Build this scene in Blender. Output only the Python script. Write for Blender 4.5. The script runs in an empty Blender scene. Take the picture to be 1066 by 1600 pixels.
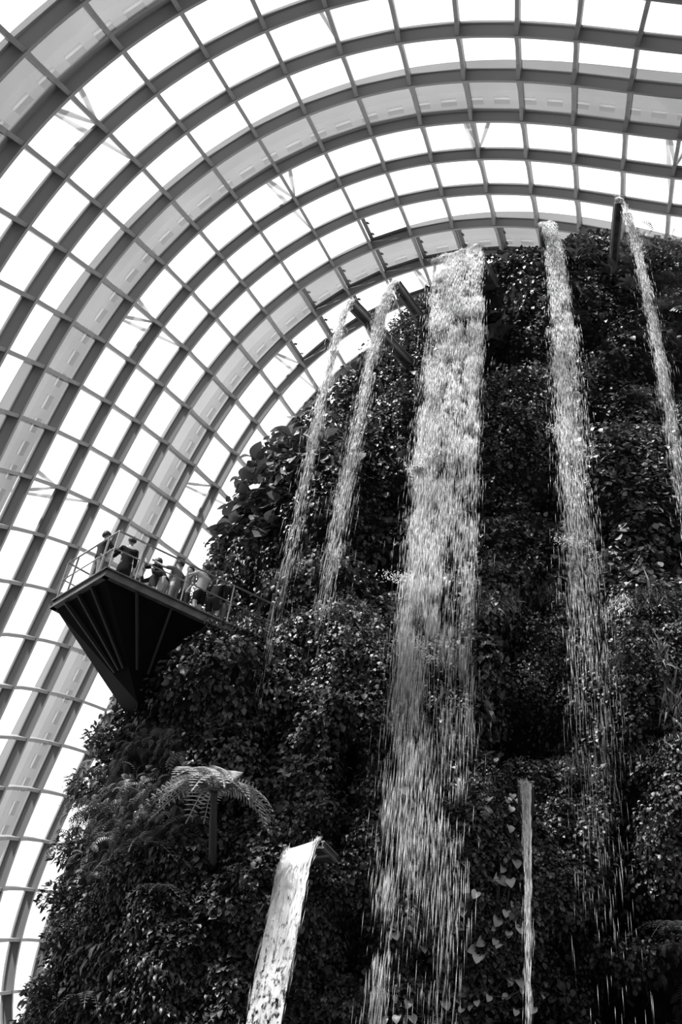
import bpy, math
import numpy as np
from mathutils import Vector, Matrix
rng = np.random.default_rng(7)
sc = bpy.context.scene
C = sc.collection
PI = math.pi
# ---------------------------------------------------------------- camera model
F, PITCH, ROLL = 1762.0, math.atan(1762/2051), 0.143
CAM = np.array([0, 0, 1.6])
cp, sp, cr, sr = math.cos(PITCH), math.sin(PITCH), math.cos(ROLL), math.sin(ROLL)
def rays(px, py):
    px = np.asarray(px, float); py = np.asarray(py, float)
    x = px-533; y = -(py-800)
    u = x*cr-y*sr; v = x*sr+y*cr
    return np.stack([u, F*cp-v*sp, F*sp+v*cp], -1)
def Y0(z): return 21.6+.02*z
def on_face(px, py, off=0.0):          # a point of the cliff's mean face
    D = rays(px, py)
    a = 21.6+off+.02*1.6
    t = a/(D[..., 1]-.02*D[..., 2])
    return CAM+D*t[..., None] if D.ndim > 1 else CAM+D*t
def at_height(px, py, z):
    D = rays(px, py); t = (z-1.6)/D[..., 2]
    return CAM+D*t[..., None] if D.ndim > 1 else CAM+D*t

# ---------------------------------------------------------------- materials
def mat(name, col=.5, rough=.5, metal=0.0, spec=.5, noise=None, bump=None, attr=None, transl=0.0):
    m = bpy.data.materials.new(name); m.use_nodes = True
    nt = m.node_tree; b = nt.nodes['Principled BSDF']
    b.inputs['Roughness'].default_value = rough; b.inputs['Metallic'].default_value = metal
    b.inputs['Specular IOR Level'].default_value = spec
    b.inputs['Base Color'].default_value = (col, col, col, 1)
    src = None
    if noise:
        sc_, lo, hi = noise
        tc = nt.nodes.new('ShaderNodeTexCoord'); n = nt.nodes.new('ShaderNodeTexNoise')
        n.inputs['Scale'].default_value = sc_; n.inputs['Detail'].default_value = 6
        r = nt.nodes.new('ShaderNodeValToRGB')
        r.color_ramp.elements[0].position = .35; r.color_ramp.elements[1].position = .65
        r.color_ramp.elements[0].color = (lo, lo, lo, 1); r.color_ramp.elements[1].color = (hi, hi, hi, 1)
        nt.links.new(tc.outputs['Object'], n.inputs['Vector']); nt.links.new(n.outputs['Fac'], r.inputs['Fac'])
        src = r.outputs['Color']
    if attr:
        a = nt.nodes.new('ShaderNodeAttribute'); a.attribute_name = attr
        src = a.outputs['Fac']
    if src: nt.links.new(src, b.inputs['Base Color'])
    if bump:
        tc = nt.nodes.new('ShaderNodeTexCoord'); n = nt.nodes.new('ShaderNodeTexNoise')
        n.inputs['Scale'].default_value = bump[0]; bp = nt.nodes.new('ShaderNodeBump')
        bp.inputs['Strength'].default_value = bump[1]; bp.inputs['Distance'].default_value = .05
        nt.links.new(tc.outputs['Object'], n.inputs['Vector']); nt.links.new(n.outputs['Fac'], bp.inputs['Height'])
        nt.links.new(bp.outputs['Normal'], b.inputs['Normal'])
    if transl:
        t = nt.nodes.new('ShaderNodeBsdfTranslucent'); mx = nt.nodes.new('ShaderNodeMixShader')
        if src: nt.links.new(src, t.inputs['Color'])
        else: t.inputs['Color'].default_value = (col, col, col, 1)
        mx.inputs[0].default_value = transl
        out = nt.nodes['Material Output']
        nt.links.new(b.outputs[0], mx.inputs[1]); nt.links.new(t.outputs[0], mx.inputs[2])
        nt.links.new(mx.outputs[0], out.inputs['Surface'])
    return m
M = dict(
    steel=mat('steel_paint', .2, .5),
    arch=mat('arch_steel', .19, .6), arch_dark=mat('arch_panel', .03, .6), strut=mat('strut_paint', .75, .5),
    rock=mat('planted_rock', .03, .9, noise=(3, .008, .03), spec=.1),
    leaf=mat('leaf', attr='tone', rough=.44, spec=.5, transl=.1),
    stem=mat('stem', .05, .7), chute=mat('dark_steel', .05, .4, noise=(6, .02, .08)),
    chute_edge=mat('steel_edge', .3, .35, metal=.6),
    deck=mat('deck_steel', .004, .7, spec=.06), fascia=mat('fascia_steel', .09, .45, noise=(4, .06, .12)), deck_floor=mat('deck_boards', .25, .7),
    rail=mat('rail_steel', .42, .35, metal=.4), floor=mat('ground', .02, .9, noise=(.5, .01, .03)),
    skin=mat('skin', .35, .6), hair=mat('hair', .012, .5), black=mat('black_cloth', .014, .9, spec=.1),
    dark=mat('dark_cloth', .03, .9, spec=.1), grey=mat('grey_cloth', .16, .9, spec=.1), light=mat('light_cloth', .42, .9, spec=.1), pale=mat('pale_cloth', .34, .9, spec=.1),
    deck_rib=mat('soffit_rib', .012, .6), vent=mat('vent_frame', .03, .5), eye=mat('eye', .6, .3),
)
def water_mat():
    m = bpy.data.materials.new('falling_water'); m.use_nodes = True; nt = m.node_tree
    b = nt.nodes['Principled BSDF']; b.inputs['Base Color'].default_value = (.93, .93, .93, 1)
    b.inputs['Roughness'].default_value = .18; b.inputs['Specular IOR Level'].default_value = .7
    t = nt.nodes.new('ShaderNodeBsdfTranslucent'); t.inputs['Color'].default_value = (.95,)*3+(1,)
    mx = nt.nodes.new('ShaderNodeMixShader'); mx.inputs[0].default_value = .4
    nt.links.new(b.outputs[0], mx.inputs[1]); nt.links.new(t.outputs[0], mx.inputs[2])
    nt.links.new(mx.outputs[0], nt.nodes['Material Output'].inputs['Surface'])
    return m
def sheet_mat():                       # a broken film of water: clear gaps between white threads
    m = water_mat(); m.name = 'water_film'; nt = m.node_tree
    mx = [n for n in nt.nodes if n.type == 'MIX_SHADER'][0]
    a = nt.nodes.new('ShaderNodeUVMap'); mp = nt.nodes.new('ShaderNodeMapping')
    mp.inputs['Scale'].default_value = (26, 3.2, 1)
    n = nt.nodes.new('ShaderNodeTexNoise'); n.inputs['Scale'].default_value = 1; n.inputs['Detail'].default_value = 5; n.inputs['Roughness'].default_value = .6
    at = nt.nodes.new('ShaderNodeAttribute'); at.attribute_name = 'cover'
    r = nt.nodes.new('ShaderNodeMapRange'); r.inputs['From Min'].default_value = .44; r.inputs['From Max'].default_value = .56
    ad = nt.nodes.new('ShaderNodeMath'); ad.operation = 'ADD'
    nt.links.new(a.outputs[0], mp.inputs[0]); nt.links.new(mp.outputs[0], n.inputs['Vector'])
    nt.links.new(n.outputs['Fac'], ad.inputs[0]); nt.links.new(at.outputs['Fac'], ad.inputs[1])
    nt.links.new(ad.outputs[0], r.inputs['Value'])
    tr = nt.nodes.new('ShaderNodeBsdfTransparent'); m2 = nt.nodes.new('ShaderNodeMixShader')
    nt.links.new(r.outputs[0], m2.inputs[0]); nt.links.new(tr.outputs[0], m2.inputs[1]); nt.links.new(mx.outputs[0], m2.inputs[2])
    nt.links.new(m2.outputs[0], nt.nodes['Material Output'].inputs['Surface'])
    return m
def glass_mat():
    m = bpy.data.materials.new('dome_glass'); m.use_nodes = True; nt = m.node_tree; nt.nodes.remove(nt.nodes['Principled BSDF'])
    tr = nt.nodes.new('ShaderNodeBsdfTransparent'); tr.inputs['Color'].default_value = (.95,)*3+(1,)
    tl = nt.nodes.new('ShaderNodeBsdfTranslucent'); tl.inputs['Color'].default_value = (.95,)*3+(1,)
    gl = nt.nodes.new('ShaderNodeBsdfGlossy'); gl.inputs['Roughness'].default_value = .05
    tc = nt.nodes.new('ShaderNodeTexCoord'); n = nt.nodes.new('ShaderNodeTexNoise'); n.inputs['Scale'].default_value = .35; n.inputs['Detail'].default_value = 4
    r = nt.nodes.new('ShaderNodeMapRange'); r.inputs['To Min'].default_value = GLASS_VEIL[0]; r.inputs['To Max'].default_value = GLASS_VEIL[1]
    nt.links.new(tc.outputs['Object'], n.inputs['Vector']); nt.links.new(n.outputs['Fac'], r.inputs['Value'])
    a = nt.nodes.new('ShaderNodeMixShader'); b = nt.nodes.new('ShaderNodeMixShader'); b.inputs[0].default_value = .03
    nt.links.new(r.outputs[0], a.inputs[0]); nt.links.new(tr.outputs[0], a.inputs[1]); nt.links.new(tl.outputs[0], a.inputs[2])
    nt.links.new(a.outputs[0], b.inputs[1]); nt.links.new(gl.outputs[0], b.inputs[2])
    nt.links.new(b.outputs[0], nt.nodes['Material Output'].inputs['Surface'])
    return m
GLASS_VEIL = (.06, .13)
M['water'] = water_mat(); M['film'] = sheet_mat(); M['glass'] = glass_mat()

# ---------------------------------------------------------------- mesh helpers
def link(name, me, m=None, parent=None):
    o = bpy.data.objects.new(name, me); C.objects.link(o)
    if m is not None and me is not None: me.materials.append(M[m] if isinstance(m, str) else m)
    if parent is not None: o.parent = parent
    return o
def mesh_np(name, V, faces, m=None, parent=None, attr=None, smooth=False):
    """V (n,3); faces: list of int arrays (k, corners); attr: dict name -> per-vertex float"""
    me = bpy.data.meshes.new(name)
    V = np.ascontiguousarray(V, np.float32)
    faces = [np.asarray(f, np.int32) for f in faces if len(f)]
    loops = np.concatenate([f.ravel() for f in faces]); tot = np.concatenate([np.full(len(f), f.shape[1], np.int32) for f in faces])
    st = np.concatenate([[0], np.cumsum(tot)[:-1]]).astype(np.int32)
    me.vertices.add(len(V)); me.vertices.foreach_set('co', V.ravel())
    me.loops.add(len(loops)); me.loops.foreach_set('vertex_index', loops)
    me.polygons.add(len(tot)); me.polygons.foreach_set('loop_start', st)
    try: me.polygons.foreach_set('loop_total', tot)
    except Exception: pass
    me.polygons.foreach_set('use_smooth', np.full(len(tot), bool(smooth)))
    for k, a in (attr or {}).items():
        at = me.attributes.new(k, 'FLOAT', 'POINT'); at.data.foreach_set('value', np.ascontiguousarray(a, np.float32))
    me.update(calc_edges=True); me.validate()
    return link(name, me, m, parent)
class MB:
    def __init__(s): s.v = []; s.f = {}; s.n = 0
    def add(s, V, F_):
        V = np.asarray(V, float).reshape(-1, 3)
        for f in F_: s.f.setdefault(len(f), []).append([i+s.n for i in f])
        s.v.append(V); s.n += len(V)
    def box(s, c, sx, sy, sz, R=None):
        V = np.array([[x, y, z] for x in (-sx/2, sx/2) for y in (-sy/2, sy/2) for z in (-sz/2, sz/2)])
        if R is not None: V = V@np.asarray(R).T
        s.add(V+np.asarray(c), [(0, 1, 3, 2), (4, 6, 7, 5), (0, 4, 5, 1), (2, 3, 7, 6), (0, 2, 6, 4), (1, 5, 7, 3)])
    def hull8(s, V): s.add(V, [(0, 1, 3, 2), (4, 6, 7, 5), (0, 4, 5, 1), (2, 3, 7, 6), (0, 2, 6, 4), (1, 5, 7, 3)])
    def bar(s, a, b, w, h, up=(0, 0, 1)):
        a = np.asarray(a, float); b = np.asarray(b, float); d = b-a; d = d/np.linalg.norm(d)
        x = np.cross(d, up); x /= np.linalg.norm(x)+1e-9; y = np.cross(x, d)
        V = [p+x*i*w/2+y*j*h/2 for p in (a, b) for i in (-1, 1) for j in (-1, 1)]
        s.hull8(V)
    def tube(s, pts, r, n=8):
        P = np.asarray(pts, float); r = np.broadcast_to(r, (len(P),))
        T = np.gradient(P, axis=0); T /= np.linalg.norm(T, axis=1)[:, None]+1e-9
        up = np.array([0, 0, 1.]) if abs(T[0, 2]) < .9 else np.array([1., 0, 0])
        V = []
        for p, t, q in zip(P, T, r):
            x = np.cross(t, up); x /= np.linalg.norm(x); y = np.cross(x, t)
            V += [p+q*(x*math.cos(a)+y*math.sin(a)) for a in np.arange(n)*2*PI/n]
        F_ = [(i*n+k, i*n+(k+1) % n, (i+1)*n+(k+1) % n, (i+1)*n+k) for i in range(len(P)-1) for k in range(n)]
        F_ += [tuple(range(n)), tuple(range((len(P)-1)*n, len(P)*n))]
        s.add(V, F_)
    def sweep(s, S):          # S (n,k,3) rings of a closed section
        n, k = S.shape[:2]
        F_ = [(i*k+a, i*k+(a+1) % k, (i+1)*k+(a+1) % k, (i+1)*k+a) for i in range(n-1) for a in range(k)]
        F_ += [tuple(range(k)), tuple(range((n-1)*k, n*k))]
        s.add(S.reshape(-1, 3), F_)
    def build(s, name, m, parent=None, smooth=False, attr=None):
        return mesh_np(name, np.concatenate(s.v), list(s.f.values()), m, parent, attr, smooth)
def tag(o, label=None, cat=None, group=None, kind=None):
    if label: o['label'] = label
    if cat: o['category'] = cat
    if group: o['group'] = group
    if kind: o['kind'] = kind
    return o
def thing(name, label, cat, loc=(0, 0, 0), group=None):
    o = bpy.data.objects.new(name, None); C.objects.link(o); o.location = Vector(loc); o.empty_display_size = .2
    return tag(o, label, cat, group)
def local(parent, V): return np.asarray(V, float)-np.array(parent.location)
def lattice(seed, n=256): return np.random.default_rng(seed).random((n, n))
LT = [lattice(k) for k in range(6)]
def vnoise(x, y, k=0):
    T = LT[k]; n = T.shape[0]
    xi = np.floor(x).astype(int); yi = np.floor(y).astype(int); fx = x-xi; fy = y-yi
    fx = fx*fx*(3-2*fx); fy = fy*fy*(3-2*fy)
    g = lambda a, b: T[a % n, b % n]
    return (g(xi, yi)*(1-fx)+g(xi+1, yi)*fx)*(1-fy)+(g(xi, yi+1)*(1-fx)+g(xi+1, yi+1)*fx)*fy-.5

# ---------------------------------------------------------------- the dome's grid surface
Q = [0.3126622354434108, 0.22225407015541532, 5.55449398731793, 802.2701064988554, -0.054244598499116455, 0.20791808278104293, -0.22874904967371013, -4.825130264097066, 0.006539681284052321, -0.5224053655127567, 2.036321516650594, 11.560464335534677, 0.0076654850903636815, 0.012701886223738355, 0.7024322126373649, 0.6774007309584928, -1.248640745531116, -0.4400927649026263, 0.40448054617733603, -0.037269595222366295, 0.1043004001308135, 0.01377879696495732, 0.06449073966232262, -0.07508805381403452, 0.014905177778501826, -0.10166029424956266, 0.23026697584007746, 0.004118455153882999, -0.07902745862504053, -0.035979274717506254, -0.01272846441942925, 0.0018219628431809234]
SCALE = 2.6
th, tilt = Q[0], Q[1]
AX = np.array([math.sin(th)*math.cos(tilt), math.cos(th)*math.cos(tilt), math.sin(tilt)])
AA = np.array([math.cos(th), -math.sin(th), 0.]); AB = np.cross(AA, AX); AB = AB if AB[2] > 0 else -AB
GL, GW = np.polynomial.legendre.leggauss(10)
def shell_raw(i, j):
    w = (i-6)/5.; c = Q[15:]
    oa = np.polyval(Q[4:8], w); ob = np.polyval(Q[8:12], w); L = np.polyval(Q[12:15], w)
    A = np.zeros_like(i, dtype=float); B = np.zeros_like(A)
    for gg, ww in zip(GL, GW):
        v = (j-2)*(gg+1)/16
        t = (c[0]+c[1]*v+c[2]*v**2+c[3]*v**3+w*(c[4]+c[5]*v+c[6]*v**2)+w*w*(c[7]+c[8]*v+c[10]*v*v)+c[9]*w**3
             + c[11]*v**4+c[12]*v**5+w*(c[13]*v**3+c[14]*v**4))
        e = 1+c[15]*v+c[16]*v**2
        A += e*np.cos(t)*ww*(j-2)/2; B += e*np.sin(t)*ww*(j-2)/2
    s = Q[2]+i+Q[3]*i*i*1e-5
    X = s[..., None]*AX+(oa+L*A)[..., None]*AA+(ob+L*B)[..., None]*AB
    return CAM+X*SCALE
def shell(i, j):
    i = np.asarray(i, float); j = np.asarray(j, float); i, j = np.broadcast_arrays(i, j)
    i0 = np.clip(i, 0, 12); j0 = np.clip(j, -18, 13)
    X = shell_raw(i0, j0); 
    X = X+(i-i0)[..., None]*(shell_raw(i0+.5, j0)-shell_raw(i0-.5, j0))
    X = X+(j-j0)[..., None]*(shell_raw(i0, j0+.05)-shell_raw(i0, j0-.05))*10
    return X
MID = shell(np.array(6.), np.array(-2.)); 
def shell_n(i, j):
    i = np.asarray(i, float); j = np.asarray(j, float); i, j = np.broadcast_arrays(i, j)
    a = shell(i+.05, j)-shell(i-.05, j); b = shell(i, j+.05)-shell(i, j-.05)
    n = np.cross(a, b); n /= np.linalg.norm(n, axis=-1)[..., None]
    s = np.sign((n*(shell(i, j)-CAM)).sum(-1)); return n*s[..., None]
I0, I1, J0_, J1_ = -1, 13, -18, 16
trim_no = [0]
def trim(mb, m, label):
    trim_no[0] += 1
    o = mb.build('trim_%d' % trim_no[0], m); tag(o, label, None, None, 'structure'); return o
RIB_D, RIB_W, PUR_D, PUR_W = .44, .15, .34, .12
def section(P, Nn, Wd, rows):
    return np.stack([P+Nn*a[..., None]+Wd*b[..., None] if hasattr(a, 'shape') else P+Nn*a+Wd*b for b, a in rows], 1)
for i in range(I0, I1+1):
    js = np.arange(J0_, J1_+.01, .25); P = shell(np.full_like(js, i), js); Nn = shell_n(np.full_like(js, i), js)
    T = np.gradient(P, axis=0); T /= np.linalg.norm(T, axis=1)[:, None]; W = np.cross(T, Nn)
    ok = P[:, 2] > .05
    mb = MB(); a, b = -RIB_D/2, RIB_D/2
    rows = [(-RIB_W/2, a), (RIB_W/2, a), (RIB_W/2, b-.12), (RIB_W/2+.05, b-.09), (RIB_W/2+.05, b), (-RIB_W/2-.05, b), (-RIB_W/2-.05, b-.09), (-RIB_W/2, b-.12)]
    S = np.stack([P+Nn*q+W*w_ for w_, q in rows], 1)[ok]
    mb.sweep(S); trim(mb, 'steel', 'curved steel rib of the glass dome')
for j in range(J0_, J1_+1):
    fr = []
    for i in range(I0, I1): fr += [i, i+.1, i+.3, i+.7, i+.9]
    fr = np.array(fr+[I1], float); P = shell(fr, np.full_like(fr, j)); Nn = shell_n(fr, np.full_like(fr, j))
    T = np.gradient(P, axis=0); T /= np.linalg.norm(T, axis=1)[:, None]; W = np.cross(T, Nn)
    d = np.abs(fr-np.round(fr)); dep = np.where(d < .05, RIB_D*.95, np.where(d < .15, PUR_D*1.05, PUR_D*.8))
    ok = P[:, 2] > .05
    if ok.sum() < 2: continue
    top = RIB_D/2-.02
    S = np.stack([P+Nn*(top-dep)[:, None]-W*PUR_W/2, P+Nn*(top-dep)[:, None]+W*PUR_W/2, P+Nn*top+W*PUR_W/2, P+Nn*top-W*PUR_W/2], 1)[ok]
    mb = MB(); mb.sweep(S); trim(mb, 'steel', 'slimmer steel purlin crossing the dome ribs')
# glazing: one window strip for each bay between two ribs
for n_, i in enumerate(range(I0, I1)):
    mb = MB()
    for j in range(J0_, J1_):
        ii = np.array([i+.03, i+.97, i+.97, i+.03]); jj = np.array([j+.03, j+.03, j+.97, j+.97])
        P = shell(ii, jj)+shell_n(ii, jj)*(RIB_D/2-.05)
        if P[:, 2].min() < .05: continue
        mb.add(P, [(0, 1, 2, 3)])
    o = mb.build('window_%d' % (n_+1), 'glass'); tag(o, 'curved bay of glass panes between two dome ribs', None, None, 'structure')
# external box arches seen through the glass, every fourth bay
def arch(i0, label, i_w=.44, off=.9, dep=1.1):
    root = thing('external_arch', label, 'arch', tuple(shell(i0, -18.) * [1, 1, 0]), None)
    lo = np.array(root.location)
    def pt(di, j, o): return shell(i0+di, j)+shell_n(i0+di, j)*o-lo
    def strip(name, d0, o0, d1, o1, t, m, j0=J0_, j1=J1_, step=.25):
        js = np.arange(j0, j1+.01, step); A = pt(d0, js, o0); B = pt(d1, js, o1)
        T = np.gradient(A, axis=0); nn = np.cross(T, B-A); nn /= np.linalg.norm(nn, axis=1)[:, None]
        ok = (A[:, 2]+lo[2] > .05) & (B[:, 2]+lo[2] > .05)
        S = np.stack([A, B, B+nn*t, A+nn*t], 1)[ok]; mb = MB(); mb.sweep(S); return mb.build(name, m, root)
    w = i_w
    strip('chord_plate', 0, off, w*.28, off, .08, 'arch'); strip('chord_plate', w*.72, off, w, off, .08, 'arch')
    strip('centre_plate', w*.5, off+.1, w*.6, off+.1, .06, 'strut')
    strip('side_plate', 0, off, 0, off+dep, .06, 'arch')
    strip('side_plate', w, off, w, off+dep, .06, 'arch'); strip('top_plate', 0, off+dep, w, off+dep, .06, 'arch_dark')
    for j in np.arange(J0_+.15, J1_, .5):
        k = int(round(j*2))
        if pt(0, j, off)[2]+lo[2] < .1: continue
        mb = MB(); a = [pt(0, j, off), pt(w, j, off), pt(0, j+.2, off), pt(w, j+.2, off)]
        nn = shell_n(i0, j)*.05
        mb.hull8([a[0], a[0]+nn, a[1], a[1]+nn, a[2], a[2]+nn, a[3], a[3]+nn]); mb.build('cross_plate', 'arch', root)
        if k % 3 == 0:
            mb = MB(); mb.tube([pt(.05, j+.1, off+.3), pt(w, j+.45, off+.3)], .07, 6); mb.build('brace', 'strut', root)
    return root, pt
ARCH = [(1.02, 'pale outer arch crossing the upper left corner outside the glass'), (5.0, 'pale outer arch outside the glass, middle one of the three'), (9.0, 'pale outer arch outside the glass closest behind the planted mountain')]
STR = [(1, 5, 9), (-5, -1, 3, 7, 11), (-7, -3, 1, 5)]
for (i0, lab), js in zip(ARCH, STR):
    root, pt = arch(i0, lab); lo = np.array(root.location)
    for j in js:
        a = pt(.5, j+.3, 1.1); i_n = round(i0+1)
        for (ni, nj) in ((i_n, j), (i_n+1, j), (i_n, j-.0)):
            b = shell(float(ni), float(nj))+shell_n(float(ni), float(nj))*(RIB_D/2)-lo
            if (ni, nj) == (i_n, j) and False: continue
            mb = MB(); mb.tube([a, (a+b)/2, b], [.05, .09, .04], 8); mb.build('strut', 'strut', root)
            a = pt(.5, j-.35, 1.1)
# opening vents near the mountain top
for (i, j) in [(8, 2), (8, 3), (8, 4), (8, 5), (8, 6), (8, 7), (9, 1), (9, 2), (9, 3), (9, 4), (7, 4)]:
    c0 = shell(float(i), j+.0)
    root = thing('vent_window', 'dark-framed opening vent with small hooks in the dome glazing', 'window', tuple(c0), 'opening vents above the mountain top')
    def q(a, b, o): return local(root, shell(i+a, j+b)+shell_n(i+a, j+b)*o)
    mb = MB(); mb.bar(q(.08, .1, .12), q(.92, .1, .12), .16, .1, up=shell_n(float(i), float(j))); mb.bar(q(.9, .1, .12), q(.9, .95, .12), .12, .1, up=shell_n(float(i), float(j)))
    fr_o = mb.build('vent_frame', 'vent', root)
    for s_ in (.35, .7):
        mb = MB(); mb.bar(q(s_, .15, .1), q(s_, .19, -.02), .05, .08); mb.build('hook', 'vent', fr_o)
    mb = MB(); mb.bar(q(.92, .55, .0), q(.8, .57, -.1), .05, .07); mb.build('latch', 'vent', fr_o)
    mb = MB(); mb.tube([q(.82, .08, -.1), q(.97, .75, -.15)], .022, 6); mb.build('actuator_rod', 'steel', root)

# ---------------------------------------------------------------- the planted cliff
SIL = [(20, 1720), (48, 1600), (85, 1500), (108, 1400), (125, 1280), (160, 1180), (188, 1085), (215, 1030), (300, 960), (325, 900), (350, 830), (385, 740), (430, 680), (480, 640), (520, 600), (552, 568), (600, 520), (640, 475), (668, 452), (705, 425), (760, 408), (800, 400), (845, 392), (880, 372), (940, 372), (985, 366), (1066, 386), (1160, 420)]
sp_ = np.array(SIL, float); SP = on_face(sp_[:, 0], sp_[:, 1], 1.6)[:, [0, 2]]
SPOLY = np.concatenate([SP, [[SP[-1, 0]+2, 0], [SP[0, 0]-.3, 0]]])
def inside(x, z):
    r = np.zeros(x.shape, bool); n = len(SPOLY)
    for a in range(n):
        x1, z1 = SPOLY[a]; x2, z2 = SPOLY[(a+1) % n]
        c = ((z1 > z) != (z2 > z)) & (x < (x2-x1)*(z-z1)/(z2-z1+1e-12)+x1); r ^= c
    return r
def sdist(x, z):
    d = np.full(x.shape, 99.)
    for a in range(len(SP)-1):
        p, q_ = SP[a], SP[a+1]; v = q_-p; t = np.clip(((x-p[0])*v[0]+(z-p[1])*v[1])/(v@v), 0, 1)
        d = np.minimum(d, np.hypot(x-p[0]-t*v[0], z-p[1]-t*v[1]))
    return np.where(inside(x, z), d, -d)
FEAT = [  # px, py, rx, ry, height, slant (bulges + / hollows -)
    (545, 1120, 105, 215, 1.3, -.25), (1010, 1065, 110, 125, 1.15, 0), (790, 990, 75, 95, .6, .1), (975, 1290, 85, 95, .7, .5), (1050, 1300, 60, 130, .8, .3),
    (790, 1400, 120, 180, .5, 0), (270, 1330, 170, 250, .7, 0), (800, 640, 70, 70, .5, 0), (975, 760, 90, 75, .6, 0), (500, 800, 60, 80, .4, 0),
    (640, 1400, 100, 220, .35, 0), (440, 1400, 90, 130, .4, 0), (870, 460, 60, 70, .5, 0), (1040, 520, 50, 60, .5, 0), (420, 730, 60, 60, .5, 0), (1010, 1500, 120, 28, .9, -.2),
    (598, 888, 42, 24, -1.9, -.3), (470, 950, 40, 22, -1.2, -.3), (822, 1155, 68, 42, -2.2, 0), (540, 1240, 22, 65, -1.7, 0), (968, 1350, 26, 105, -2.2, .35), (1010, 1440, 66, 44, -2.6, 0),
    (1010, 1565, 75, 42, -2.4, -.2), (832, 948, 26, 28, -1.9, 0), (937, 1020, 14, 80, -1.2, .1), (790, 1020, 30, 36, -1.9, 0), (935, 668, 45, 24, -1.3, 0),
    (520, 1340, 24, 30, -1.2, 0), (345, 1270, 55, 26, -1.0, 0), (330, 1075, 80, 55, 1.3, -.2), (1010, 1188, 70, 12, -1.0, 0), (785, 565, 48, 30, -1.7, 0), (770, 480, 30, 60, -1.3, 0), (700, 870, 60, 22, -1.2, -.2), (960, 1240, 14, 40, -1.2, 0), (600, 1240, 18, 60, -1.0, 0), (430, 950, 30, 40, -1.2, 0), (900, 540, 30, 30, -1, 0), (450, 860, 30, 30, -.9, 0),
    (395, 900, 26, 50, -.9, 0), (860, 790, 26, 30, -.8, 0), (650, 1130, 14, 60, -.7, 0), (700, 960, 30, 40, -.8, 0), (230, 1180, 60, 20, -.8, 0), (480, 1060, 20, 40, -.8, 0), (420, 1190, 20, 40, -.8, 0),
    (930, 830, 30, 40, -.9, 0), (1045, 890, 25, 30, -.8, 0), (760, 800, 30, 24, -.8, 0), (620, 790, 30, 40, -.7, 0), (880, 1480, 30, 40, -.9, 0), (550, 1480, 20, 60, -.8, 0), (1040, 590, 30, 30, -.9, 0), (585, 1010, 14, 30, -.4, 0)]
FX = []
for (px, py, rx, ry, a, sl) in FEAT:
    c = on_face(px, py)[[0, 2]]; ex = on_face(px+rx, py)[[0, 2]]-c; ey = on_face(px+sl*rx, py-ry)[[0, 2]]-c
    FX.append((c, np.linalg.inv(np.array([ex, ey]).T), a))
def height(x, z):
    h = np.zeros_like(x)
    for c, Mi, a in FX:
        u = Mi[0, 0]*(x-c[0])+Mi[0, 1]*(z-c[1]); v = Mi[1, 0]*(x-c[0])+Mi[1, 1]*(z-c[1]); r2 = u*u+v*v
        h += a*np.exp(-(r2**1.7))
    h += .75*vnoise(x*.55+9, z*.45+3, 0)+.55*vnoise(x*1.3, z*1.1, 1)+.3*vnoise(x*3, z*2.6, 2)
    return h
RR = 3.2
def face_y(x, z):
    d = np.clip(sdist(x, z), 0, RR)
    return Y0(z)+(RR-np.sqrt(np.maximum(RR**2-(RR-d)**2, 0)))-height(x, z)*np.clip(d/1.0, .15, 1)
cell = .22
gx = np.arange(SPOLY[:, 0].min()-.2, SPOLY[:, 0].max()+.2, cell); gz = np.arange(0, SPOLY[:, 1].max()+.3, cell)
GX, GZ = np.meshgrid(gx, gz, indexing='ij'); IN = inside(GX, GZ)
FY = face_y(GX, GZ); BY = Y0(GZ)+RR+np.sqrt(np.clip(RR**2-(RR-np.clip(sdist(GX, GZ), 0, RR))**2, 0, None))
nx, nz = GX.shape; idn = np.arange(nx*nz).reshape(nx, nz)
cin = IN[:-1, :-1] & IN[1:, :-1] & IN[:-1, 1:] & IN[1:, 1:]
q4 = np.stack([idn[:-1, :-1], idn[1:, :-1], idn[1:, 1:], idn[:-1, 1:]], -1)
fr = q4[cin]; bk = fr[:, ::-1]+nx*nz
sk = []
for (dx, dz, e) in ((-1, 0, (3, 0)), (1, 0, (1, 2)), (0, -1, (0, 1)), (0, 1, (2, 3))):
    pad = np.zeros((nx+1, nz+1), bool); pad[1:-1, 1:-1] = cin
    nb = pad[1+dx:nx+dx, 1+dz:nz+dz]; b = cin & ~nb; qq = q4[b]
    sk.append(np.stack([qq[:, e[1]], qq[:, e[0]], qq[:, e[0]]+nx*nz, qq[:, e[1]]+nx*nz], -1))
V = np.concatenate([np.stack([GX, FY, GZ], -1).reshape(-1, 3), np.stack([GX, BY, GZ], -1).reshape(-1, 3)])
Fa = np.concatenate([fr, bk]+sk); used = np.unique(Fa); rm = np.full(len(V), -1); rm[used] = np.arange(len(used))
cl = mesh_np('cliff', V[used], [rm[Fa]], 'rock', smooth=True)
tag(cl, 'steep planted mountain of dark rock under creepers', None, None, 'structure')
def surf(px, py, out=0.0):            # a point on the planted surface and its outward normal
    P = on_face(np.asarray(px, float), np.asarray(py, float)); x, z = P[..., 0], P[..., 2]
    y = face_y(x, z); e = .12
    nx_ = (face_y(x+e, z)-face_y(x-e, z))/(2*e); nz_ = (face_y(x, z+e)-face_y(x, z-e))/(2*e)
    n = np.stack([nx_, -np.ones_like(nx_), nz_], -1); n /= np.linalg.norm(n, axis=-1)[..., None]
    return np.stack([x, y, z], -1)+n*out, n

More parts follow.
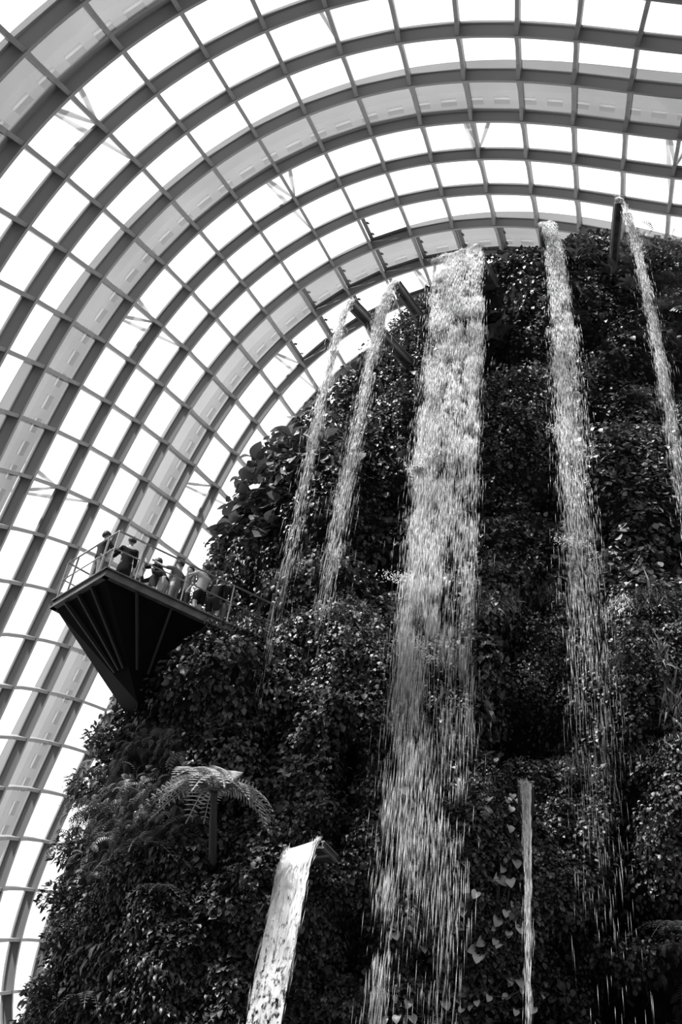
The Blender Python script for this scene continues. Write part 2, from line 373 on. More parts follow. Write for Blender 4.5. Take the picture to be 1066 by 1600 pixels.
# ---------------------------------------------------------------- leaves
def norm(a): return a/(np.linalg.norm(a, axis=-1)[..., None]+1e-9)
def leaf_tpl(w=.36, droop=.14, cup=.08):
    V = [(0, 0, 0), (0, .35, 0), (0, .7, -.03), (0, 1, -droop), (-w, .3, cup), (w, .3, cup), (-w*.78, .66, cup*.5), (w*.78, .66, cup*.5)]
    return np.array(V, float), [np.array([(0, 5, 1), (0, 1, 4), (2, 7, 3), (2, 3, 6)]), np.array([(1, 5, 7, 2), (1, 2, 6, 4)])]
def heart_tpl():
    w = .46
    V = [(0, .0, 0), (0, .4, -.02), (0, .75, -.05), (0, 1.05, -.2), (-.24, -.16, .03), (.24, -.16, .03), (-w, .15, .08), (w, .15, .08), (-w*.8, .55, .04), (w*.8, .55, .04)]
    return np.array(V, float), [np.array([(0, 5, 7), (0, 6, 4), (2, 9, 3), (2, 3, 8)]), np.array([(0, 7, 9, 1), (0, 1, 8, 6)]), np.array([(1, 9, 2), (1, 2, 8)])]
def frond_tpl(n=11, w=.26, droop=.35, split=True):
    V = []; T = []; Qd = []
    def y_(t): return np.array([0, t*(1-.12*t), .18*math.sin(PI*t*.8)-droop*t*t])
    for k in range(n):
        t = (k+.6)/n; c = y_(t); t2 = (k+1.1)/n; c2 = y_(min(t2, 1))
        L = w*math.sin(PI*min(.16+t*.86, 1))**.75+.02
        for s in (-1, 1):
            b = len(V); tip = c+np.array([s*L, L*.45, -L*.28]); mid = (c+tip)/2+np.array([0, .012, .015]); m2 = (c2+tip)/2+np.array([s*.0, .03, .0])*0+np.array([0, -.0, 0])
            V += [c, mid, tip, mid*.45+c2*.1+tip*.45]; V[-1] = (c*.35+tip*.65)+np.array([0, .42/n, -.02])
            V += [c+np.array([0, .45/n, 0])]
            Qd.append((b, b+1, b+3, b+4) if s > 0 else (b+4, b+3, b+1, b)); T.append((b+1, b+2, b+3) if s > 0 else (b+3, b+2, b+1))
    b = len(V); 
    for k in range(6):
        c = y_(k/5); V += [c-np.array([.012, 0, 0]), c+np.array([.012, 0, .0])]
    for k in range(5): Qd.append((b+2*k, b+2*k+1, b+2*k+3, b+2*k+2))
    return np.array(V, float), [np.array(T), np.array(Qd)]
TPL = dict(ovate=leaf_tpl(), narrow=leaf_tpl(.2, .25, .05), round=leaf_tpl(.5, .06, .05), heart=heart_tpl(), fern=frond_tpl(8, .24, .3))
def frames(n, tip):
    y = norm(tip); z = norm(n-(n*y).sum(-1)[..., None]*y); x = np.cross(y, z)
    return np.stack([x, y, z], -1)   # columns
def scatter(name, tpl, P, R, s, tone, m='leaf', parent=None):
    V, Fc = TPL[tpl] if isinstance(tpl, str) else tpl; n = len(P); k = len(V)
    W = np.einsum('nij,kj->nki', R, V)*s[:, None, None]+P[:, None]
    fs = [(f[None]+(np.arange(n)*k)[:, None, None]).reshape(-1, f.shape[1]) for f in Fc]
    return mesh_np(name, W.reshape(-1, 3), fs, m, parent, dict(tone=np.repeat(tone, k)), True)
def tones(n, base, var=.55): return np.clip(base*np.exp(rng.normal(0, var, n)), .006, .75)
def joinparts(parts):
    """[(V, faces list)] -> arrays"""
    Vs = []; Fs = {}; b = 0
    for V, Fc in parts:
        for f in Fc: Fs.setdefault(f.shape[1], []).append(f+b)
        Vs.append(V); b += len(V)
    return np.concatenate(Vs), [np.concatenate(f) for f in Fs.values()]
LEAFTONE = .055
# patches of cover: seed px,py, template, leaf size, tone factor, label
PATCH = [
    (440, 720, 'round', .30, 1.2, 'large-leaved glossy cover on the mountain shoulder where the thinnest waterfall lands'),
    (560, 660, 'ovate', .17, 0.7, 'mixed leafy cover between the two slim waterfalls and the broad one'),
    (500, 860, 'ovate', .15, 0.7, 'shaded leafy cover around the middle of the two slim waterfalls'),
    (380, 850, 'narrow', .17, 1.0, 'narrow-leaved cover on the edge above the viewing platform'),
    (540, 1010, 'ovate', .115, 1.9, 'dense small-leaved creeper on the bulge left of the broad waterfall'),
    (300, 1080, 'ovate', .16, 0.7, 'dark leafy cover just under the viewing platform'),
    (220, 1230, 'fern', .34, 1.2, 'ferny cover on the left flank above the tree fern'),
    (400, 1200, 'ovate', .15, 1.1, 'leafy cover to the right of the tree fern'),
    (180, 1440, 'narrow', .16, 0.6, 'fine-leaved cover on the lower left flank'),
    (330, 1440, 'ovate', .13, 0.8, 'small-leaved cover left of the low wide water sheet'),
    (560, 1400, 'ovate', .105, 0.8, 'tiny-leaved creeper between the low water sheet and the broad waterfall'),
    (670, 1400, 'ovate', .12, 1.0, 'wet creeper behind the foot of the broad waterfall'),
    (690, 1050, 'ovate', .11, 1.1, 'wet creeper behind the middle of the broad waterfall'),
    (690, 640, 'ovate', .12, .9, 'wet cover behind the upper broad waterfall'),
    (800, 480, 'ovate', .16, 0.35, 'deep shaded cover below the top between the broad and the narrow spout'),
    (800, 650, 'ovate', .12, 1.9, 'bright small-leaved creeper right of the upper broad waterfall'),
    (780, 800, 'ovate', .15, .9, 'mixed leaves right of the broad waterfall at half height'),
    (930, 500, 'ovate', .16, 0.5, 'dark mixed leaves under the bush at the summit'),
    (1040, 480, 'fern', .36, 1.0, 'ferny cover at the top right corner of the mountain'),
    (970, 740, 'round', .13, 2.0, 'round-leaved creeper bulging between the two right-hand waterfalls'),
    (1010, 860, 'round', .16, 1.9, 'sparse round leaves above the grassy ledge at right'),
    (770, 1050, 'heart', .14, 1.8, 'heart-leaved creeper beside the dark hollow right of the broad waterfall'),
    (870, 1040, 'ovate', .095, 1.1, 'tiny-leaved creeper behind the narrow waterfall'),
    (1010, 1090, 'ovate', .10, 1.1, 'tiny-leaved creeper hanging below the grassy ledge at right'),
    (1000, 1280, 'ovate', .11, 1.1, 'creeper curtain over the lower right overhang'),
    (800, 1380, 'ovate', .11, .9, 'small-leaved creeper around the thin low waterfall'),
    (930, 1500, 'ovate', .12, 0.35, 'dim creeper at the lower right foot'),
    (1040, 1490, 'fern', .26, .8, 'feathery cushion on the lowest ledge at right'),
]
NS = 473000
px = rng.uniform(-40, 1300, NS); py = rng.uniform(330, 1680, NS)
P0 = on_face(px, py); X, Z = P0[:, 0], P0[:, 2]; sd = sdist(X, Z)
ok = sd > 0.0
xe = np.repeat(px[(sd > 0) & (sd < .45)], 2); ye = np.repeat(py[(sd > 0) & (sd < .45)], 2); ne = len(xe)
px, py = px[ok], py[ok]
P, Nn = surf(px, py); sd = sd[ok]
Pe, Ne = surf(xe, ye); Pe[:, 1] += rng.random(ne)**1.5*2.0*(Pe[:, 1] > 0); Ne = norm(Ne+np.array([-.8, .6, .3])); px = np.concatenate([px, xe]); py = np.concatenate([py, ye]); P = np.concatenate([P, Pe]); Nn = np.concatenate([Nn, Ne]); sd = np.concatenate([sd, np.full(ne, .1)])
hgt = height(P[:, 0], P[:, 2])
# fewer leaves in the hollows
keep = rng.random(len(px)) < np.clip(1.0+.8*(hgt+.1), .06, 1)
px, py, P, Nn, sd = px[keep], py[keep], P[keep], Nn[keep], sd[keep]
seeds = np.array([(a, b) for a, b, *_ in PATCH], float)
wx = px+90*vnoise(P[:, 0]*.9, P[:, 2]*.9, 3)+30*vnoise(P[:, 0]*3, P[:, 2]*3, 4); wy = py+90*vnoise(P[:, 0]*.9+40, P[:, 2]*.9, 4)
own = np.argmin((wx[:, None]-seeds[:, 0])**2+(wy[:, None]-seeds[:, 1])**2, 1)
UPV = np.array([0, 0, 1.])
nuse = 0
for k, (sx, sy, tpl, size, tf, lab) in enumerate(PATCH):
    m_ = np.where(own == k)[0]
    size *= .8; area = (size/.075)**2*(1.0 if tpl == 'fern' else 1.0)*(.72 if tpl == 'narrow' else 1)
    m_ = m_[rng.random(len(m_)) < 1.25/area]
    n = len(m_); nuse += n
    if not n: continue
    p = P[m_]; nn = Nn[m_]
    clump = vnoise(p[:, 0]*2.2, p[:, 2]*2.2, 5)+.6*vnoise(p[:, 0]*5, p[:, 2]*5, 1)
    out = .04+rng.random(n)**2*.22+np.clip(clump, -.3, .6)*.28
    edge = sd[m_] < .5; out = out+edge*rng.random(n)**2*.35
    tip = norm(nn*.55+np.array([0, 0, -.75])+rng.normal(0, .45, (n, 3)))
    up = norm(nn*.7+UPV*.75+rng.normal(0, .38, (n, 3)))
    s = size*np.exp(rng.normal(0, .28, n))
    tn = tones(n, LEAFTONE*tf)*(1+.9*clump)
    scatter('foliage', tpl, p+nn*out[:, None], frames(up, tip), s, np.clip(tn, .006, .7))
    tag(bpy.context.scene.collection.objects[-1], lab, 'foliage', None, 'stuff')
print('leaves', nuse)

# ---------------------------------------------------------------- individual plants
def frond_plant(name, label, cat, px, py, out, nfr, L, w=.26, tone=.13, group=None, spread=1.0, trunk=0, lift=.5, npin=13):
    p, n = surf(px, py); c = p+n*out
    if trunk: c = on_face(px, py, -out); p = c+np.array([.1, out*.75, -.5]); n = (c-p)/out; UPN = norm(n)
    root = thing(name, label, cat, tuple(p), group)
    if trunk:
        mb = MB(); mb.tube([(0, .2, -.15), n*out*.5+[0, 0, -.12], n*out+[0, 0, -.02]], [trunk, trunk*.9, trunk*.8], 10); mb.build('trunk', 'stem', root, True)
    else:
        mb = MB(); mb.tube([-n*.1, n*out*.6, n*out], [.03, .03, .02], 6); mb.build('stem', 'stem', root, True)
    for k in range(nfr):
        a = 2*PI*k/nfr+rng.uniform(-.25, .25); side = norm(np.cross(n, UPV))
        o_ = norm(np.array([n[0], n[1], 0])); o_ = o_*(.5 if trunk else 1)
        d = norm(side*math.cos(a)*spread+o_*math.sin(a)*spread*.9+o_*.35+UPV*lift*rng.uniform(.6, 1.2))
        R = frames(UPV[None]+o_*.3+rng.normal(0, .12, 3), d[None])[0]
        s = L*rng.uniform(.8, 1.12); T = frond_tpl(npin, w, rng.uniform(.7, 1.1))
        V = T[0]@R.T*s+n*out
        mesh_np('frond', V, T[1], 'leaf', root, dict(tone=np.full(len(V), tone*rng.uniform(.8, 1.25))), True)
    return root
def leafy_plant(name, label, cat, px, py, out, nl, L, tpl='ovate', tone=.1, up=.6, wscale=1.0, group=None, part='leaf', stalk=True):
    p, n = surf(px, py); root = thing(name, label, cat, tuple(p), group)
    mb = MB(); mb.tube([-n*.15, n*out*.6, n*out], [.04, .035, .03], 6); mb.build('stem', 'stem', root, True)
    side = norm(np.cross(n, UPV))
    for k in range(nl):
        a = 2.4*k; h = k/nl; o_ = np.array([n[0], n[1], 0])
        d = norm(side*math.cos(a)+o_*(.35+.6*math.sin(a))+UPV*(up*(1.3-h)+rng.uniform(-.2, .2)))
        nm = norm(UPV*.7+o_*.6-d*.3+rng.normal(0, .12, 3)); R = frames(nm[None], d[None])[0]
        V, Fc = big_leaf(1.0, wscale, tpl); s = L*rng.uniform(.75, 1.15)
        V = V@R.T*s+n*out+d*(.12 if stalk else .02)
        mesh_np(part, V, Fc, 'leaf', root, dict(tone=np.full(len(V), tone*rng.uniform(.6, 1.5))), True)
    return root
def big_leaf(L, w, kind):
    n = 9; V = []; Q_ = []
    for k in range(n):
        t = k/(n-1)
        if kind == 'heart': hw = .47*w*(math.sin(PI*min(t*.9+.1, 1))**.6)*(1-.25*t)+(.0 if k < n-1 else 0)
        else: hw = .24*w*math.sin(PI*(.04+.955*t))**.8
        z = .16*math.sin(t*PI*.7)-.38*t*t; y = t*(1-.1*t)
        for u in (-1, -.5, 0, .5, 1):
            yy = y-(.16*abs(u) if kind == 'heart' and t < .3 else 0)*(1-t/.3)
            V.append((hw*u, yy, z+.28*hw*abs(u)+.012*math.sin(t*25)*abs(u)))
    for k in range(n-1):
        for u in range(4):
            a = k*5+u; Q_.append((a, a+1, a+6, a+5))
    return np.array(V)*L, [np.array(Q_)]
frond_plant('tree_fern', 'large tree fern spreading pale lacy fronds on the left flank below the platform', 'tree fern', 335, 1236, 2.3, 22, 1.1, .30, .30, trunk=.08, npin=18, lift=.3)
FERN = [
    (212, 1290, .7, 'arching fern left of the big tree fern, its frond pointing left'), (235, 1345, .8, 'fern with long pale frond down left of the tree fern'),
    (140, 1150, .7, 'fern on the left edge just under the platform bracket'), (165, 1230, .8, 'fern at the left edge beside the glass, level with the tree fern'),
    (350, 850, .6, 'fern on the edge above the people on the platform'), (540, 735, .6, 'fern between the two slim waterfalls near the top'),
    (590, 815, .6, 'fern left of the broad waterfall at mid height'), (1000, 545, .9, 'ribbed fern under the right-most spout'),
    (1045, 500, .9, 'big fern on the right edge beside the right-most waterfall'), (1035, 450, .7, 'fern below the summit at the right edge'),
    (465, 905, .5, 'fern growing at the foot of the second slim waterfall splash'), (520, 925, .55, 'fern right of the second slim waterfall above the bulge'),
    (985, 640, .6, 'fern above the dark hollow between the right-hand waterfalls'), (1040, 1490, .8, 'flat spreading fern on the lowest ledge at right'),
    (250, 1420, .6, 'fern low on the left flank'), (300, 1310, .6, 'fern directly under the tree fern'), (150, 1560, .7, 'fern at the bottom left of the mountain'),
    (895, 505, .6, 'fern hanging beneath the summit bush'), (1060, 1000, .6, 'fern on the grassy ledge at the right edge')]
for (x, y, L, lab) in FERN: frond_plant('fern', lab, 'fern', x, y, .25, 8, L, .2, .12, spread=1.0, lift=.4)
ROS = [(770, 465, 12, .62, 'broad-leaved rosette plant beside the top of the broad waterfall'), (800, 520, 11, .55, 'dark rosette below the first one right of the broad waterfall'),
       (745, 520, 8, .5, 'rosette tucked behind the right edge of the broad waterfall'), (945, 455, 11, .6, 'broad-leaved rosette left of the tall right-most spout'),
       (975, 480, 8, .5, 'rosette below the foot of the tall right-most spout'), (895, 425, 9, .5, 'rosette under the summit bush beside the narrow spout'),
       (600, 545, 9, .4, 'small-leaved succulent cluster under the left chutes'), (570, 560, 9, .38, 'spiky tuft sticking up on the ridge beside the left chute'), (800, 415, 8, .42, 'rosette on the summit edge between the broad and narrow spouts')]
for (x, y, n_, L, lab) in ROS: leafy_plant('rosette_plant', lab, 'plant', x, y, .3, n_, L, 'ovate', .10, .55, 1.35)
EAR = [(420, 672, .5, 'big-leaved plant at the very shoulder of the mountain'), (455, 700, .55, 'big-leaved plant beside the thinnest waterfall'), (405, 720, .45, 'big-leaved plant on the left edge under the shoulder'),
       (515, 690, .5, 'single large heart leaf plant right of the thinnest waterfall'), (440, 800, .35, 'pale large-leaved plant beside the thinnest waterfall lower down'), (760, 805, .34, 'large pale leaves right of the broad waterfall at mid height'),
       (385, 780, .4, 'big-leaved plant on the left edge above the platform')]
for (x, y, L, lab) in EAR: leafy_plant('elephant_ear_plant', lab, 'plant', x, y, .3, 6, L, 'heart', .17, .35, 1.0)
def bush(name, label, px, py, rx, rz, out, nl, size, tpl, tone, twigs=8, dirx=0.0):
    p, n = surf(px, py); c = n*out; root = thing(name, label, 'bush', tuple(p))
    u = rng.normal(0, 1, (nl, 3)); u = norm(u)*(rng.random(nl)**.45)[:, None]
    q_ = c+u*np.array([rx, rx*.8, rz])+np.array([dirx, 0, .0])
    mb = MB()
    for k in range(twigs):
        e = q_[rng.integers(nl)]; mb.tube([-n*.1, (c+e)/2+rng.normal(0, .05, 3), e], [.025, .016, .008], 5)
    mb.build('stem', 'stem', root, True)
    tip = norm(norm(q_-c)*.7+rng.normal(0, .5, (nl, 3))+[0, 0, -.2]); up = norm(UPV+rng.normal(0, .45, (nl, 3)))
    scatter('foliage', tpl, q_, frames(up, tip), size*np.exp(rng.normal(0, .2, nl)), tones(nl, tone), 'leaf', root)
bush('summit_bush', 'rounded glossy bush on the summit between the narrow and right-most spouts', 912, 385, .85, .62, .25, 620, .15, 'round', .17)
bush('summit_bush', 'loose fine-leaved bush on the summit right of the right-most waterfall', 1035, 400, .9, .3, .2, 520, .12, 'ovate', .12)
bush('summit_bush', 'low shrub on the ridge beside the second chute', 640, 478, .45, .25, .1, 260, .12, 'narrow', .08)
bush('summit_bush', 'low shrub on the ridge just left of the broad waterfall lip', 672, 462, .4, .22, .1, 220, .10, 'ovate', .09)
bush('summit_bush', 'small leafy tuft on the summit between broad and narrow waterfalls', 775, 418, .35, .2, .1, 220, .09, 'ovate', .12)
for (x, y, r, lab) in [(178, 1095, .45, 'leafy sprig against the glass just under the platform tip'), (150, 1160, .5, 'sprawling shrub on the left edge below the platform'), (135, 1280, .55, 'shrub with twigs reaching out over the glass at left'),
                       (110, 1345, .5, 'thin twigs with few leaves sticking out at the left edge'), (118, 1430, .4, 'small shrub on the left edge near the foot'), (85, 1520, .4, 'low shrub at the lower left edge'), (50, 1590, .5, 'broad-leaved shrub in the bottom left corner'),
                       (355, 880, .45, 'bushy shrub on the edge behind the platform visitors'), (345, 1010, .5, 'leafy shrub where the platform meets the cliff')]:
    bush('edge_shrub', lab, x, y, r, r*.8, .25, int(420*r/.5), .13, 'narrow' if y < 1560 else 'round', .08, 14, -.15)
# pale heart-leaved climber seen through the foot of the broad fall
for gi, (x0, y0, dx, dy, n_, lab) in enumerate([(640, 1240, 110, 20, 11, 'pale heart-leaved climber across the upper foot of the broad waterfall'), (680, 1330, 60, 60, 12, 'pale heart-leaved climber in the middle of the waterfall foot'),
        (660, 1450, 60, 60, 14, 'pale heart-leaved climber low behind the broad waterfall'), (665, 1560, 70, 40, 14, 'pale heart-leaved climber at the bottom edge under the broad waterfall'),
        (760, 1320, 40, 60, 16, 'pale round-leaved climber left of the thin low waterfall'), (755, 1430, 45, 60, 20, 'pale climber leaves beside the thin low waterfall, lower down'), (780, 1550, 60, 40, 14, 'pale climber leaves at the bottom beside the thin waterfall')]):
    xs = x0+rng.uniform(-1, 1, n_)*dx; ys = y0+rng.uniform(-1, 1, n_)*dy; P1, N1 = surf(xs, ys, .22)
    root = thing('heart_leaf_climber', lab, 'climber', tuple(P1[0]))
    mb = MB()
    for a in range(n_-1): mb.tube([local(root, P1[a]), local(root, (P1[a]+P1[a+1])/2+[0, 0, -.1]), local(root, P1[a+1])], .008, 5)
    mb.build('vine_stem', 'stem', root)
    for a in range(n_):
        tip = norm(np.array([rng.normal(0, .4), -.45, -.8])); R = frames((N1[a]+UPV*.5+rng.normal(0, .2, 3))[None], tip[None])[0]
        V, Fc = big_leaf(rng.uniform(.13, .24), 1.1, 'heart'); V = V@R.T+local(root, P1[a])
        mesh_np('leaf', V, Fc, 'leaf', root, dict(tone=np.full(len(V), rng.uniform(.3, .6))), True)
# grass along ledges
def grass(label, xs, ys, n, L, tone):
    t = rng.random(n)*(len(xs)-1); x = np.interp(t, np.arange(len(xs)), xs)+rng.normal(0, 3, n); y = np.interp(t, np.arange(len(ys)), ys)+np.abs(rng.normal(0, 12, n))
    p, nn = surf(x, y, .05); tip = norm(nn*.5+np.array([0, 0, .7])*np.where(rng.random(n) < .5, 1, -1)[:, None]+rng.normal(0, .25, (n, 3)))
    o = scatter('ledge_grass', leaf_tpl(.045, .5, .01), p, frames(nn+rng.normal(0, .2, (n, 3)), tip), L*np.exp(rng.normal(0, .3, n)), tones(n, tone, .4))
    tag(o, label, 'grass', None, 'stuff')
grass('pale grass fringe on the long ledge at the right edge', [930, 960, 1000, 1066, 1110], [962, 958, 962, 955, 950], 2400, .2, .3)
grass('pale grass fringe on the ledge right of the broad waterfall', [740, 790, 830, 870], [975, 950, 915, 910], 1500, .18, .28)
grass('grass tufts on the lower right ledge', [860, 910, 970, 1066], [1205, 1195, 1200, 1192], 1100, .16, .2)
grass('wispy hanging roots beside the narrow waterfall', [1000, 1010, 1030], [1060, 1120, 1150], 400, .3, .15)

# ---------------------------------------------------------------- steel chutes (water spouts)
def chute(label, tip_px, root_px, w, dep, extra=.6, off=0.0):
    p, _ = surf(*root_px); r0 = on_face(*root_px, off); tip = at_height(*tip_px, r0[2]); d = tip-r0; L = np.linalg.norm(d); d /= L
    back = r0-d*extra; side = norm(np.cross(d, UPV)); root = thing('water_chute', label, 'chute', tuple(r0))
    a, b = local(root, back), local(root, tip)
    mb = MB(); mb.bar(a-[0, 0, dep*.5], b-[0, 0, dep*.5], w, .025); mb.build('trough_floor', 'chute', root)
    for s in (-1, 1):
        o_ = side*s*w/2; mb = MB(); mb.bar(a+o_-[0, 0, dep*.05], b+o_-[0, 0, dep*.05], .03, dep*.95); mb.build('side_plate', 'chute', root)
        mb = MB(); mb.bar(a+o_+[0, 0, dep*.45], b+o_+[0, 0, dep*.45], .07, .03); mb.bar(a+o_-[0, 0, dep*.52], b+o_-[0, 0, dep*.52], .06, .03); mb.build('edge_flange', 'chute_edge', root)
    mb = MB(); m_ = a*.55+b*.45; mb.bar(m_-side*w/2-[0, 0, dep*.45], m_+side*w/2-[0, 0, dep*.45], .06, .06); mb.build('stiffener', 'chute_edge', root)
    return tip, d, side, w, dep
t1 = chute('slim dark steel chute farthest left over the edge', (549, 474), (640, 568), .22, .22)
t2 = chute('shorter steel chute second from left', (619, 444), (662, 503), .2, .2)
t3 = chute('wide steel chute feeding the broad waterfall', (720, 396), (745, 435), 1.0, .3, .5)
t4 = chute('narrow chute at the summit left of the round bush', (853, 350), (860, 430), .38, .22)
t5 = chute('tall-looking deep steel chute farthest right', (967, 311), (956, 436), .2, .42)
p6 = surf(500, 1325)[0]
t6 = chute('low steel lip pouring the wide sheet at the bottom', (474, 1322), (486, 1334), .8, .12, .3, -1.5)
t7 = chute('small lip pouring the thin low waterfall', (822, 1224), (822, 1245), .26, .1, .9, -1.3)

# ---------------------------------------------------------------- water
def strands(P, D, L, r):
    n = len(P); D = norm(D); x = norm(np.cross(D, np.array([.3, .9, .1])+rng.normal(0, .2, (n, 3)))); y = np.cross(D, x)
    ring = [x*math.cos(a)+y*math.sin(a) for a in (0, 2*PI/3, 4*PI/3)]
    V = np.stack([P-D*L[:, None]/2]+[P+q*r[:, None]-D*L[:, None]*.1 for q in ring]+[P+D*L[:, None]/2], 1)
    f = np.array([(0, 2, 1), (0, 3, 2), (0, 1, 3), (4, 1, 2), (4, 2, 3), (4, 3, 1)])
    return V.reshape(-1, 3), (f[None]+(np.arange(n)*5)[:, None, None]).reshape(-1, 3)
G = np.array([0, 0, -4.9])
def fall(label, A, B, V0, V1, T, n, streams, spread=.12, film=None, fuv=(1, 1), L=(.16, .65), r=(.0025, .006), gap=1.0, splash=(), splash_out=1.3):
    """lip from A to B, throw speeds V0/V1 at its ends, falling for T seconds"""
    A, B, V0, V1 = map(np.asarray, (A, B, V0, V1)); root = thing('waterfall', label, 'waterfall', tuple((A+B)/2)); lo = np.array(root.location)
    def at(u, t): 
        u = np.asarray(u)[..., None]; t = np.asarray(t)[..., None]; return A+(B-A)*u+(V0+(V1-V0)*u)*t+G*t*t-lo
    def vel(u, t): u = np.asarray(u)[..., None]; t = np.asarray(t)[..., None]; return V0+(V1-V0)*u+2*G*t
    ws = np.array([s[2] for s in streams], float); cnt = (n*ws/ws.sum()).astype(int); Ps = []; Ds = []; Ls = []; Rs = []
    for (uc, us, w_, t0, t1, *ex), c in zip(streams, cnt):
        h0, h1 = 4.9*(t0*T)**2, 4.9*(t1*T)**2
        hh = h0+(h1-h0)*rng.random(c)**2.2*rng.uniform(.75, 1.12, c); t = np.sqrt(hh/4.9)
        u = uc+rng.normal(0, 1, c)*us if us < .2 else rng.uniform(uc-us, uc+us, c)
        # pulses: clump the water into packets along the fall
        g = vnoise(u*9+3, hh*1.4+5, 2)+.5*vnoise(u*25, hh*4, 3); ok = rng.random(c) < np.clip(.55+1.6*gap*g, .05, 1)
        t, u = t[ok], u[ok]; p = at(u, t); c2 = len(t)
        p = p+rng.normal(0, 1, (c2, 3))*np.array([1, .7, .3])*(spread*(.15+t/T))[:, None]*(1+(rng.random(c2) < .12)*1.5)[:, None]
        Ps.append(p); Ds.append(vel(u, t)+rng.normal(0, .25, (c2, 3))); Ls.append(rng.uniform(L[0], L[1], c2)*(.45+.7*t/T)); Rs.append(rng.uniform(r[0], r[1], c2)*(1.15-.55*t/T))
    V, f = strands(np.concatenate(Ps), np.concatenate(Ds), np.concatenate(Ls), np.concatenate(Rs))
    mesh_np('falling_drops', V, [f], 'water', root, None, True)['kind'] = 'stuff'
    if film:
        tf, c0, c1 = film; nu, nt_ = 25, 90
        U, TT = np.meshgrid(np.linspace(0, 1, nu), np.linspace(-.0, tf, nt_), indexing='ij')
        Pp = at(U, TT); wv = vnoise(U*6+7, TT*30, 1)*.05+vnoise(U*16, TT*60, 3)*.03; Pp[..., 1] -= wv*(.3+TT/tf); Pp[..., 0] += .02*vnoise(U*3, TT*25, 4)
        ii = np.arange(nu*nt_).reshape(nu, nt_); q_ = np.stack([ii[:-1, :-1], ii[1:, :-1], ii[1:, 1:], ii[:-1, 1:]], -1).reshape(-1, 4)
        cov = (c0+(c1-c0)*(TT/tf)).ravel()
        o = mesh_np('water_sheet', Pp.reshape(-1, 3), [q_], 'film', root, dict(cover=cov), True)
        uv = o.data.uv_layers.new(name='UVMap'); li = np.zeros(len(o.data.loops), np.int32); o.data.loops.foreach_get('vertex_index', li)
        wid = np.linalg.norm(B-A); uvv = np.stack([(U*wid*fuv[0]).ravel(), ((TT*TT*4.9+TT*1.0)*fuv[1]).ravel()], 1)[li]; uv.data.foreach_set('uv', uvv.astype(np.float32).ravel())
    for (px_, py_, ln, n_) in splash:     # bursts where the water strikes a ledge
        c = on_face(px_, py_, -splash_out)-lo; P_ = c+rng.normal(0, 1, (n_, 3))*np.array([ln, .1, .035])
        V, f = strands(P_, norm(rng.normal(0, 1, (n_, 3))+[0, 0, .2]), rng.uniform(.02, .1, n_), rng.uniform(.006, .016, n_)); mesh_np('splash', V, [f], 'water', root, None, True)['kind'] = 'stuff'
    return root
def ends(t): tip, d, side, w, dep = t; return tip-side*w*.42, tip+side*w*.42
def lr(t):
    a, b = ends(t); return (a, b) if a[0] < b[0] else (b, a)
a, b = lr(t1); fall('thinnest waterfall at far left, jet arching from the left-most chute', a, b, (-.35, -.35, .5), (-.3, -.3, .5), 1.5, 12000, [(.5, .15, 3, .0, .5), (.3, .3, 2, .25, .85), (.6, .3, 1.5, .5, 1.1)], .07, (.32, .3, -.12), gap=1.2)
a, b = lr(t2); fall('slim waterfall second from left, arching from the shorter chute', a, b, (-.45, -.6, .6), (-.4, -.5, .6), 1.6, 22000, [(.5, .25, 4, .0, .6), (.4, .4, 3, .3, 1.05)], .09, (.4, .35, -.1), gap=1.0)
A3 = at_height(690, 406, t3[0][2]); B3 = at_height(750, 388, t3[0][2]); A3[1] -= .0
fall('broad central waterfall pouring from the wide spout to the bottom of the picture', A3, B3, (-.17, -1.05, .5), (-.03, -1.05, .2), 2.28, 120000,
     [(.5, .5, 9, .0, .92), (.15, .14, 5, .15, .9), (.06, .06, 2.5, .3, 1.02), (.9, .06, 2.5, .0, .68), (.97, .02, 1, 0, .5), (.4, .2, 4, .1, .6), (.5, .5, 1.3, .5, 1.04)], .075, (.8, .5, -.3), L=(.2, .75), r=(.0025, .0055), gap=1.5,
     splash=[(655, 735, .1, 900), (675, 722, .12, 900), (697, 711, .12, 900), (715, 702, .1, 900), (732, 695, .07, 500), (640, 905, .3, 400), (650, 1005, .2, 160), (675, 1030, .15, 120)], splash_out=1.9)
a, b = lr(t4); fall('narrow waterfall from the spout beside the summit bush', a, b, (.22, -.45, .2), (.36, -.45, .2), 2.2, 46000, [(.2, .15, 5, .0, .7), (.8, .1, 4, .0, .5), (.5, .5, 5, .1, .9), (.5, .9, 1.2, .5, 1.0)], .08, (.75, .45, -.12), splash=[(872, 672, .15, 250), (890, 845, .2, 200)])
a, b = lr(t5); fall('right-most waterfall drifting towards the right edge of the picture', a, b, (.6, .08, .1), (.65, .12, .1), 1.9, 16000, [(.5, .3, 5, .0, .75), (.5, .5, 4, .2, 1.0)], .08, (.5, .36, -.1))
A6 = at_height(448, 1328, t6[0][2]); B6 = at_height(499, 1312, t6[0][2])
fall('low wide smooth sheet of water pouring at the bottom left of centre', A6, B6, (-.3, -.65, 0), (-.3, -.5, 0), 1.05, 2600, [(.5, .5, 4, .3, 1.0), (.03, .03, 1.5, 0, 1), (.97, .03, 1.5, 0, 1)], .03, (1.05, .30, -.06), fuv=(.35, 1.6), gap=1.2)
a, b = lr(t7); fall('thin low waterfall trickling at the bottom right of centre', a, b, (.07, -.25, 0), (-.07, -.25, 0), .98, 2200, [(.5, .25, 5, 0, 1), (.2, .1, 2, 0, .6)], .025, (.98, .3, -.1), gap=.8)

